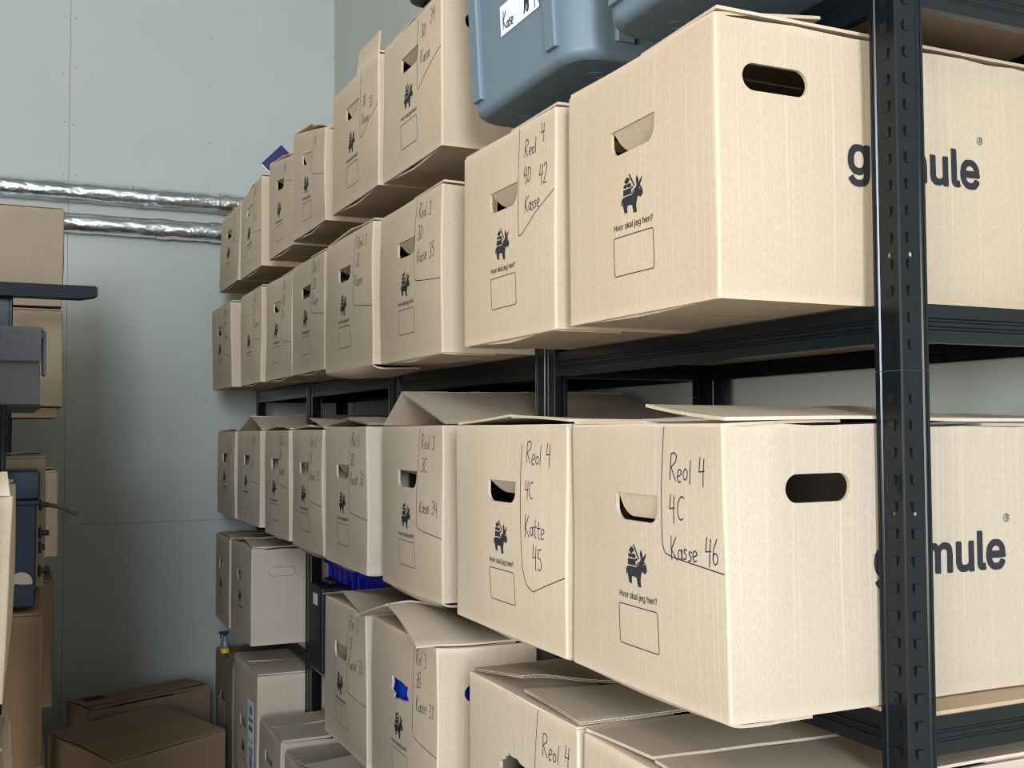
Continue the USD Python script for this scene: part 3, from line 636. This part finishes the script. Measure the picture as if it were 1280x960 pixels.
# row below eye level
carton('cardboard box below eye level showing its long plain side with a pressed slot', -0.118, 4.020, 4.420, .716, H=.352, L=.545, seed=41, side_slot=True, m='kraft_old', notes=('l', 'l'), note_h=.19, flaps=(5, 6, 2), bulge=.004, side_hole=.115, hole_flap=84)
carton('farthest cardboard box below eye level, behind the one with the pressed slot', -0.125, 4.436, 4.756, .716, H=.350, L=.55, seed=42, m='kraft_old', notes=('l', 'l'), note_h=.16, flaps=(3, 3, 1), bulge=.005, hole_flap=84)
carton('worn cardboard box with a lifted top flap and handwriting "Reol 3 3A Kasse 33"', -0.158, 2.455, 2.828, .716, H=.350, seed=43, fluted=True, shift=0.012, fade=0.1, m='kraft_old', notes=('Rel 3', '31', 'Kasse 33'), note_h=.19, flaps=(7, 10, 1), bulge=.010, hole_flap=28, lean=(0, .012), worn=1.0, **NEAR)
carton('leaning cardboard box with torn hand hole showing blue and handwriting "Reol 3 3B Kasse 31"', -0.155, 1.994, 2.425, 0.717, H=0.356, seed=44, shift=0.045, crush=0.014, fade=0.1, m='kraft_old', notes=('Rel 3', '3B', 'Kasse 31'), note_h=.19, front_hole='torn', hole_flap=None, flaps=(15.5, 16.5, 1), flap_len=0.215, flap_curl=6, bulge=.008, lean=(0, -.008), worn=1.0, **NEAR)
carton('cardboard box with a ragged torn hand hole and handwriting "Reol 4 4B"', -.165, 1.400, 1.812, .716, H=.352, seed=45, fluted=True, fade=0.15, m='kraft_old', notes=(('Reol 4', .022, .055, .034), ('4B', .022, .11, .034)), note_h=.26, front_hole='torn', hole_flap=None, flaps=(1, 9, 1), flap_curl=4, bulge=.008, worn=1.0, **NEAR)
carton('cardboard box under the eye-level shelf at the lower right, only its flapped top showing', -.165, 1.030, 1.385, .716, H=.350, seed=46, m='kraft_old', flaps=(0.5, 2, 1), flap_curl=1, front_flap=2, bulge=.006, worn=.9, **NEAR)
# lowest shelf
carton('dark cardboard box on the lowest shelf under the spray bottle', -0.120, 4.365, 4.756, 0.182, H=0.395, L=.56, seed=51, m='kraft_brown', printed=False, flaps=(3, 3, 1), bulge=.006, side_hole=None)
carton('cardboard box on the lowest shelf with a white shipping label on its front', -0.118, 3.907, 4.345, 0.182, H=0.445, L=.56, seed=52, flap_curl=1, m='kraft_old', flaps=(1, 2, 1), bulge=.006, side_hole=None, mark_y=-.01)
carton('low cardboard box on the bottom shelf with taped corner, in front of the labelled box', -0.130, 3.470, 3.800, 0.182, H=0.325, seed=53, m='kraft_old', printed=False, flaps=(2, 3, 1), bulge=.006, notes=('R', '3'), border='none', side_hole=None)
carton('low cardboard box on the bottom shelf with loose flaps, below the "Kasse 33" box', -0.130, 2.947, 3.420, 0.182, H=0.31, seed=54, m='kraft_old', printed=False, flaps=(9, 4, 1), bulge=.006, side_hole=None)

# ------------------------------------------------------------------ plastic tubs on the top shelf
def rring(hx, hy, r, n=10):
    q = sbox(-hx + r, -hy + r, hx - r, hy - r)
    pts = []
    for cx, cy, a0 in ((hx - r, hy - r, 0), (-hx + r, hy - r, 90), (-hx + r, -hy + r, 180), (hx - r, -hy + r, 270)):
        for k in range(n + 1):
            a = math.radians(a0 + 90 * k / n); pts.append((cx + r * math.cos(a), cy + r * math.sin(a)))
    return np.array(pts)
def loft(rings):
    """rings: list of (z, hx, hy, r) from the bottom up; closed below and above."""
    V = []; m = None
    for z, hx, hy, r in rings:
        p = rring(hx, hy, min(r, hx * .98, hy * .98)); m = len(p); V.append(np.c_[p, np.full(m, z)])
    V = np.vstack(V); F = []
    i = np.arange(m); j = (i + 1) % m
    for k in range(len(rings) - 1):
        a, b = k * m, (k + 1) * m
        F += [np.c_[a + i, a + j, b + j], np.c_[a + i, b + j, b + i]]
    n = len(V); V = np.vstack([V, [[0, 0, rings[0][0]], [0, 0, rings[-1][0]]]])
    F += [np.c_[np.full(m, n), j, i], np.c_[np.full(m, n + 1), (len(rings) - 1) * m + i, (len(rings) - 1) * m + j]]
    return trimesh.Trimesh(V, np.vstack(F), process=False)
def tub(label, x0, x1, y0, y1, z0, h, writing=None):
    cx, cy = (x0 + x1) / 2, (y0 + y1) / 2; hx, hy = (x1 - x0) / 2, (y1 - y0) / 2
    t = thing('storage_tub', label, 'storage tub', (cx, cy, z0), group='grey-blue tubs on the top shelf')
    tp = .014                                                    # how much narrower at the foot
    q = .015; rings = [(.0005, hx - tp - q - .05, hy - tp - q - .05, .03), (.0005, hx - tp - q - .003, hy - tp - q - .003, .040), (.0005, hx - tp - q, hy - tp - q, .042)]
    for k in range(1, 7):
        a = math.radians(90 * k / 6); rings.append((q + .0005 - q * math.cos(a), hx - tp - q + q * math.sin(a), hy - tp - q + q * math.sin(a), .058))
    rings += [(h * .25, hx - tp * .75, hy - tp * .75, .058), (h * .55, hx - tp * .45, hy - tp * .45, .058), (h - .03, hx, hy, .058)]
    obj('body', loft(rings), M['tub'], t, smooth=35)
    obj('rim', loft([(h - .03, hx + .002, hy + .002, .08), (h - .028, hx + .012, hy + .012, .085), (h - .004, hx + .012, hy + .012, .085), (h, hx + .006, hy + .006, .08)]), M['tub'], t, smooth=35)
    obj('lid', loft([(h + .0005, hx + .014, hy + .014, .09), (h + .014, hx + .014, hy + .014, .09), (h + .022, hx - .01, hy - .01, .08)]), M['tub_dark'], t, smooth=35)
    def face(z): return hx - tp + tp * np.clip(z / (h - .03), 0, 1)
    def pil(axis, sgn, c, w, zb, depth=.010):
        """A raised stiffening strip that follows the slope of the side."""
        e = hx if axis == 'x' else hy
        pts = []
        for z in (zb, h - .031):
            o = e - tp + tp * z / (h - .03)
            for d in (-.004, depth * (1 if z > zb else .72)):
                for k in (-w / 2, -w / 2 + .003 if d > 0 else -w / 2, w / 2 - .003 if d > 0 else w / 2, w / 2):
                    q = (sgn * (o + (d if abs(k) < w / 2 or d < 0 else d * .55)), c + k)
                    pts.append((*(q if axis == 'x' else (q[1], q[0])), z))
        return trimesh.PointCloud(np.array(pts)).convex_hull
    for sgn in (-1, 1):
        for c in (-(hy - .082), hy - .074):
            obj('rib', pil('x', sgn, c, .036, .026), M['tub'], t)
        for c in (-(hx - .10), hx - .10):
            obj('rib', pil('y', sgn, c, .034, .026), M['tub'], t)
    for sx in (-1, 1):
        for sy in (-1, 1):
            f = cat([trimesh.creation.annulus(.012, .014, .0012), trimesh.creation.cylinder(.0025, .0012, sections=12)]); f.apply_translation((sx * (hx - .095), sy * (hy - .095), .0006)); 
            obj('foot', f, M['tub'], t)
    for sgn in ((1,) if writing else ()):
        cl = cat([tm(rbox(-hx + .03, sgn * (hy + .004) - .014, h - .115, -hx + .10, sgn * (hy + .004) + .020, h - .02, .012)), tm(rbox(-hx + .04, sgn * (hy + .006) - .012, h - .16, -hx + .085, sgn * (hy + .006) + .012, h - .118, .010))])
        obj('lid_clip', cl, M['black'], t, smooth=40, kind=None)
    if writing:
        yc, zc, w, hh = writing
        def on(u, v, q):                                          # u to the right as seen from the aisle
            y = yc - u; z = zc + v
            return np.stack([-(face(z)) - .0006 + q, y, z], -1)
        p = sbox(-w / 2, -hh / 2, w / 2, hh / 2)
        v, f = decal(p, on, .02, -.0004); l = obj('label', trimesh.Trimesh(v, f, process=False), M['paper'], t, label='white paper label')
        g = pen_poly('Kase', .028, r=.0011, seed=2); g2 = pen_poly('49', .032, r=.0011, seed=4)
        s1 = pen_poly('18', .032, r=.0013, seed=6); s2 = LineString([(.0, .0), (.012, .03), (.014, .0), (.022, .032)]).buffer(.0016)
        g = shapely.union_all([affinity.translate(g, -w / 2 + .010, -hh / 2 + .008), affinity.translate(s1, .018, -hh / 2 + .009), affinity.translate(s2, .020, -hh / 2 + .009), affinity.translate(g2, .05, -hh / 2 + .008)])
        v, f = decal(g, on, .02, -.0012); obj('handwriting', trimesh.Trimesh(v, f, process=False), M['pen'], l)
    return t
tub('grey-blue plastic tub with the white label "Kase 49" between two cardboard boxes', -.165, .40, 1.406, 1.858, 2.0715, .335, writing=(-.028, .135, .150, .052))
tub('grey-blue plastic tub without a label, above the large clean cardboard box', -.165, .40, 1.030, 1.362, 2.0715, .335)
k = thing('storage_crate', 'black rounded crate lying on top of the tall-standing top-row box', 'crate', (.06, 2.058, 2.402))
obj('body', loft([(0, .215, .08, .03), (.006, .228, .092, .035), (.022, .236, .10, .04), (.16, .25, .106, .045)]), M['black'], k, smooth=35)
obj('rim', loft([(.16, .252, .108, .045), (.164, .258, .114, .045), (.18, .258, .114, .045), (.184, .252, .108, .045)]), M['black'], k, smooth=35)
k = thing('binder', 'navy blue card binder standing tilted on a far top-row box', 'binder', (-.108, 3.945, 2.482), rot=(0, -46, 0))
obj('cover', tm(rbox(-.0, -.014, -.052, .104, -.011, .0, .001, 8)), M['navy_sheet'], k)
obj('pages', bx(-.003, -.0108, -.050, .100, .0108, -.002), M['paper'], k, label='white page edges')
obj('cover', tm(rbox(-.0, .011, -.052, .104, .014, .0, .001, 8)), M['navy_sheet'], k)
obj('spine', tm(rbox(.1005, -.0108, -.052, .104, .0108, .0, .001, 8)), M['navy_sheet'], k)

# ------------------------------------------------------------------ things deeper in the right-hand racks
k = thing('plastic_bin', 'bright blue plastic bin inside the leaning box, seen through its torn hand hole', 'bin', (.080, 2.224, .732))
bo = rbox(-.22, -.178, 0, .22, .178, .29, .012) - rbox(-.214, -.172, .006, .214, .172, .4, .010)
obj('body', tm(bo), M['blue_light'], k, smooth=30)
obj('rim', tm(rbox(-.224, -.182, .278, .224, .182, .291, .004, 8) - rbox(-.212, -.170, .2, .212, .170, .4, .004, 8)), M['blue_light'], k, smooth=30)
for bx0, by0, by1, bz0, what in ((-.162, 1.436, 1.880, 1.162, 'the eye-level "Kasse 45" box'), (-.146, 1.993, 2.375, 1.162, 'the box with tent-like flaps'), (-.155, 2.462, 2.838, 1.162, 'the "Rel 3 3B" box'),
                                (-.160, 1.468, 1.842, 1.656, 'the "4D 42" box'), (-.146, 1.992, 2.390, 1.656, 'the "3D Kasse 35" box'), (-.160, 2.405, 2.828, 1.656, 'the "Reol 3 3C" box above eye level')):
    kx, ky = .47, by1 - by0 - .06  # crates added so that the hand holes look dark
    k = thing('plastic_bin', f'added black crate inside {what}, darkening its hand hole', 'bin', (bx0 + .05 + kx / 2, (by0 + by1) / 2, bz0 + .0075), group='added black crates darkening hand holes')
    obj('body', tm(rbox(-kx / 2, -ky / 2, 0, kx / 2, ky / 2, .285, .010, 8) - rbox(-kx / 2 + .005, -ky / 2 + .005, .005, kx / 2 - .005, ky / 2 - .005, .4, .008, 8)), M['black'], k, smooth=30)
    obj('rim', tm(rbox(-kx / 2 - .004, -ky / 2 - .004, .274, kx / 2 + .004, ky / 2 + .004, .288, .003, 8) - rbox(-kx / 2 + .006, -ky / 2 + .006, .2, kx / 2 - .006, ky / 2 - .006, .4, .003, 8)), M['black'], k, smooth=30)
k = thing('cloth_bag', 'pale cloth bag bulging behind the ragged torn hand hole', 'bag', (.10, 1.606, .733))
im = trimesh.creation.icosphere(subdivisions=3); v = im.vertices * [.20, .15, .15]; v = v * (1 + .10 * (meshkit.noise(im.vertices * 3.1, 4)[:, None] - .5)); v[:, 2] += .152
obj('body', trimesh.Trimesh(np.clip(v, [-9, -9, .002], 9), im.faces, process=False), M['cloth'], k, smooth=True)
obj('tie', trimesh.creation.torus(.03, .006, transform=trimesh.transformations.translation_matrix((0, 0, .305))), M['cloth'], k, smooth=True)
def slotted_crate(label, x0, y0, z0, w, d, h, m):
    t = thing('plastic_crate', label, 'crate', (x0 + d / 2, y0 + w / 2, z0), group='deep blue crates')
    outer = rbox(-d / 2, -w / 2, 0, d / 2, w / 2, h, .008); inner = rbox(-d / 2 + .006, -w / 2 + .006, .006, d / 2 - .006, w / 2 - .006, h + .05, .006)
    obj('body', tm(outer - inner), M[m], t, smooth=30)
    for y in np.linspace(-w / 2 + .04, w / 2 - .04, 5):
        obj('rib', tm(rbox(-d / 2 - .008, y - .006, .02, -d / 2 + .002, y + .006, h - .03, .002, 8)), M[m], t)
    obj('rim', tm(rbox(-d / 2 - .012, -w / 2 - .012, h - .028, d / 2 + .012, w / 2 + .012, h, .003, 8) - inner), M[m], t)
    return t
slotted_crate('deep blue plastic crate standing behind a black corner post below eye level', .11, 2.96, .716, .40, .32, .345, 'blue')
slotted_crate('deep blue plastic crate half hidden under the leaning box row, left of the other', .11, 3.44, .716, .36, .32, .345, 'blue')
k = thing('battery_case', 'small black case with a white sticker in front of the blue crates', 'case', (.045, 3.535, .716))
obj('body', tm(rbox(-.05, -.075, .0, .05, .075, .278, .008)), M['black'], k, smooth=30)
obj('sticker', bx(-.0512, -.030, .215, -.0502, .020, .252), M['paper'], k, label='white sticker')
obj('handle', tm(rbox(-.015, -.04, .2785, .015, .04, .297, .006)), M['black'], k, smooth=30)
k = thing('spray_bottle', 'grey spray bottle with a yellow foot and black trigger on the lowest dark box', 'spray bottle', (-.120, 4.545, .5975))
def sc(m): m.apply_scale(.55); return m
obj('foot', sc(trimesh.creation.revolve([(0, 0), (.03, 0), (.033, .004), (.033, .03), (.031, .034), (0, .034)], sections=24)), M['yellow'], k, smooth=30)
obj('bottle', sc(trimesh.creation.revolve([(0, .034), (.031, .034), (.032, .05), (.030, .075), (.020, .105), (.014, .125), (.013, .131), (0, .131)], sections=24)), M['spray'], k, smooth=30)
obj('trigger_head', sc(cat([tm(rbox(-.045, -.011, .138, .028, .011, .160, .005)), trimesh.creation.cylinder(.015, .014, sections=16, transform=trimesh.transformations.translation_matrix((0, 0, .133))), tm(rbox(-.034, -.006, .103, -.024, .006, .141, .003))])), M['black'], k, smooth=40)

# shipping label and marks on cartons of the lowest row
def patch(root_name, name, m, y, z, w, h, x, tilt=0, label=None):
    root = stage.GetPrimAtPath('/World/' + root_name); b = bx(-.0004, -w / 2, -h / 2, .0004, w / 2, h / 2)
    b.apply_transform(trimesh.transformations.rotation_matrix(tilt, (1, 0, 0))); b.apply_translation((x, y, z)); return obj(name, b, M[m], root, label=label)

def find(text):
    for p in stage.GetPrimAtPath('/World').GetChildren():
        if text in (p.GetCustomDataByKey('label') or ''): return p.GetName()
E2 = find('white shipping label')
lb = patch(E2, 'shipping_label', 'paper', -.155, .195, .100, .31, -.0085, tilt=-.05, label='white shipping label')
n_ = lb.GetPath().name
rr = random.Random(5)
base = str(lb.GetPath())
for k, (zz, hh, ww) in enumerate(((.12, .030, .05), (.085, .012, .07), (.055, .018, .06), (.01, .004, .085), (-.02, .022, .07), (-.06, .05, .06), (-.115, .014, .075))):
    b = bx(-.0094, -.155 - ww / 2, .195 + zz - hh / 2, -.0090, -.155 + ww / 2, .195 + zz + hh / 2)
    if hh > .02:
        b = cat([bx(-.0094, -.155 - ww / 2 + q * ww / 9, .195 + zz - hh / 2, -.0090, -.155 - ww / 2 + (q + rr.uniform(.35, .75)) * ww / 9, .195 + zz + hh / 2) for q in range(9)])
    obj('label_print', b, M['print'], lb, kind='stuff' if hh > .02 else None)
E1 = find('under the spray bottle')
patch(E1, 'document_pouch', 'paper_pale', .02, .14, .16, .17, -.0085, label='clear document pouch')

# ------------------------------------------------------------------ left-hand side
LK = dict(sag=0, printed=False, side_hole=None, front_hole=None, m='kraft_old')
def lbox(label, xr, y0, y1, z0, H, w=.40, **kw):
    """A carton whose aisle side is at x = xr, standing on the left."""
    q = dict(LK); q.update(kw)
    return carton(label, xr, y0, y1, z0, H=H, L=w, rot=(0, 0, 180), seed=kw.get('seed', 61), **{k: v for k, v in q.items() if k != 'seed'})
lbox('bright worn cardboard box at the left edge of the picture with a standing top flap', -.922, 1.66, 2.06, 1.127, .285, seed=61, lean=(-.012, 0), flaps=(1, 84, 1), flap_len=.036, worn=1.0, cell=.018)
lbox('unseen cardboard box added on the nearest left-hand rack as a light blocker', -1.0, 1.50, 1.885, 1.548, .36, seed=73, flaps=(1, 1, 1))  # this box and the next are out of view, added to block light
lbox('second unseen cardboard box added on the nearest left-hand rack as a light blocker', -1.0, 1.90, 2.29, 1.548, .36, seed=74, flaps=(1, 1, 1))
lbox('crumpled cardboard box under the bright worn one at the lower left edge', -.893, 1.60, 2.05, .673, .340, seed=62, lean=(.02, 0), flaps=(1, 1, 1), worn=1.0)
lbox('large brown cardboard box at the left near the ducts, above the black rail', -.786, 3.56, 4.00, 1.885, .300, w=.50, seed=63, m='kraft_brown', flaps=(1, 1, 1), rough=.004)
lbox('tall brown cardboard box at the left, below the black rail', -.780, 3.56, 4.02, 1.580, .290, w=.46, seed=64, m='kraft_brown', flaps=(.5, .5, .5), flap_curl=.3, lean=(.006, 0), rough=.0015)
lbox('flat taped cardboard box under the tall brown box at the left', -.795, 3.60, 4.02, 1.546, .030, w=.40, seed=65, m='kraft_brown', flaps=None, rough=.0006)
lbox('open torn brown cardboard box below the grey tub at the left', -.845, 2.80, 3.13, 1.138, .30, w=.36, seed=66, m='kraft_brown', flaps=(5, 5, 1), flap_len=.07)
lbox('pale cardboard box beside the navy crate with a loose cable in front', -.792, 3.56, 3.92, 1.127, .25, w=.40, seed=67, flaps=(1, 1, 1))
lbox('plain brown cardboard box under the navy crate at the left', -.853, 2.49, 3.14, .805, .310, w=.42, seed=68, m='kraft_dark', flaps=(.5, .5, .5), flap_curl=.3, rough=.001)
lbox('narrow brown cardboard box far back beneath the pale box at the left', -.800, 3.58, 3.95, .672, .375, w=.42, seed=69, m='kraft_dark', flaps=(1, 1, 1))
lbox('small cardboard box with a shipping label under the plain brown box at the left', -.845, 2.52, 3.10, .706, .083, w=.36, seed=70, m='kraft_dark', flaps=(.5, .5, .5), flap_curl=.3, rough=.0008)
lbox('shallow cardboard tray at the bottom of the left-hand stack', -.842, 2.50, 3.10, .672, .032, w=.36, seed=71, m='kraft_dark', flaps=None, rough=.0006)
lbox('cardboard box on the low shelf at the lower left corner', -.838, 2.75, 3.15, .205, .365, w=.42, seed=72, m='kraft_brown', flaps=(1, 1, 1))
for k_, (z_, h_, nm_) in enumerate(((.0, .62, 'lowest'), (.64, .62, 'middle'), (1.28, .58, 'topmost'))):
    lbox(f'{nm_} of three big unseen brown boxes added at far left to block light', -1.0, 4.16, 4.96, z_, h_, w=.62, seed=75 + k_, m='kraft_brown', flaps=(.5, .5, .5), flap_curl=.3)  # stack outside the view, put in to keep side light off the far wall
def lidded(label, x0, x1, y0, y1, z0, z1, m, lidh, name='storage_tub'):
    t = thing(name, label, 'storage tub', ((x0 + x1) / 2, (y0 + y1) / 2, z0)); a, b, h = (x1 - x0) / 2, (y1 - y0) / 2, z1 - z0
    obj('body', tm(rbox(-a + .006, -b + .006, .0005, a - .006, b - .006, h - lidh, .006)), M[m], t, smooth=30)
    obj('rim', tm(rbox(-a, -b, h - lidh - .012, a, b, h - lidh, .004)), M[m], t, smooth=30)
    obj('lid', tm(rbox(-a, -b, h - lidh + .001, a, b, h, .005)), M[m], t, smooth=30)
    return t, a, b, h
t, a, b, h = lidded('grey plastic tub with a latch at the left edge, under the black plank', -1.26, -.860, 2.46, 2.84, 1.547, 1.722, 'tub_dark', .012)
obj('latch', tm(rbox(a - .085, -b - .006, h - .075, a - .004, -b + .003, h - .003, .005)), M['tub_dark'], t, smooth=30)
obj('latch', tm(rbox(a - .002, -b + .03, h - .10, a + .006, -b + .10, h - .006, .003)), M['tub_dark'], t, smooth=30)
obj('foot_strip', tm(rbox(-a + .01, -b + .002, .002, a - .004, -b + .008, .012, .002, 8)), M['black'], t)
t, a, b, h = lidded('navy blue plastic crate with black catches at the left, beside the bright box', -1.22, -.862, 2.50, 2.68, 1.131, 1.420, 'navy', .062, name='storage_crate')
for zz, ln in ((h - .075, .014), (h - .135, .016), (h - .165, .008), (h - .215, .018)):
    obj('catch', cat([tm(rbox(a - .001, -b + .02, zz - .012, a + .006, -b + .06, zz + .012, .003, 8)), trimesh.creation.cylinder(.006, ln, sections=10, transform=trimesh.transformations.translation_matrix((a + .006 + ln / 2 - .002, -b + .04, zz)) @ trimesh.transformations.rotation_matrix(math.pi / 2, (0, 1, 0)))]), M['black'], t)
obj('cable_tail', tm(m3.Manifold.batch_boolean([m3.Manifold.hull(m3.Manifold.sphere(.0045, 10).translate(p) + m3.Manifold.sphere(.0045, 10).translate(q)) for p, q in zip([(a + .006 + .011 * k, -b + .04, h - .075 - .0006 * k * k) for k in range(6)], [(a + .006 + .011 * (k + 1), -b + .04, h - .075 - .0006 * (k + 1) ** 2) for k in range(6)])], m3.OpType.Add)), M['cable'], t, smooth=40)
scrap = Point(0, 0).buffer(.022, quad_segs=6).intersection(sbox(-.03, -.004, .03, .03)).difference(Point(-.008, -.010).buffer(.008))
sm = trimesh.creation.extrude_polygon(scrap, .003, engine='earcut'); v = sm.vertices; sm = trimesh.Trimesh(np.stack([v[:, 0] + a - .034, np.full(len(v), -b + .002) - v[:, 2], v[:, 1] + .055], 1), sm.faces[:, ::-1], process=False)
obj('cardboard_scrap', sm, M['paper_pale'], t)

# boxes on the floor by the far wall
FLOOR = dict(m='kraft_dark', printed=False, front_hole=None, side_hole=None, sag=0)
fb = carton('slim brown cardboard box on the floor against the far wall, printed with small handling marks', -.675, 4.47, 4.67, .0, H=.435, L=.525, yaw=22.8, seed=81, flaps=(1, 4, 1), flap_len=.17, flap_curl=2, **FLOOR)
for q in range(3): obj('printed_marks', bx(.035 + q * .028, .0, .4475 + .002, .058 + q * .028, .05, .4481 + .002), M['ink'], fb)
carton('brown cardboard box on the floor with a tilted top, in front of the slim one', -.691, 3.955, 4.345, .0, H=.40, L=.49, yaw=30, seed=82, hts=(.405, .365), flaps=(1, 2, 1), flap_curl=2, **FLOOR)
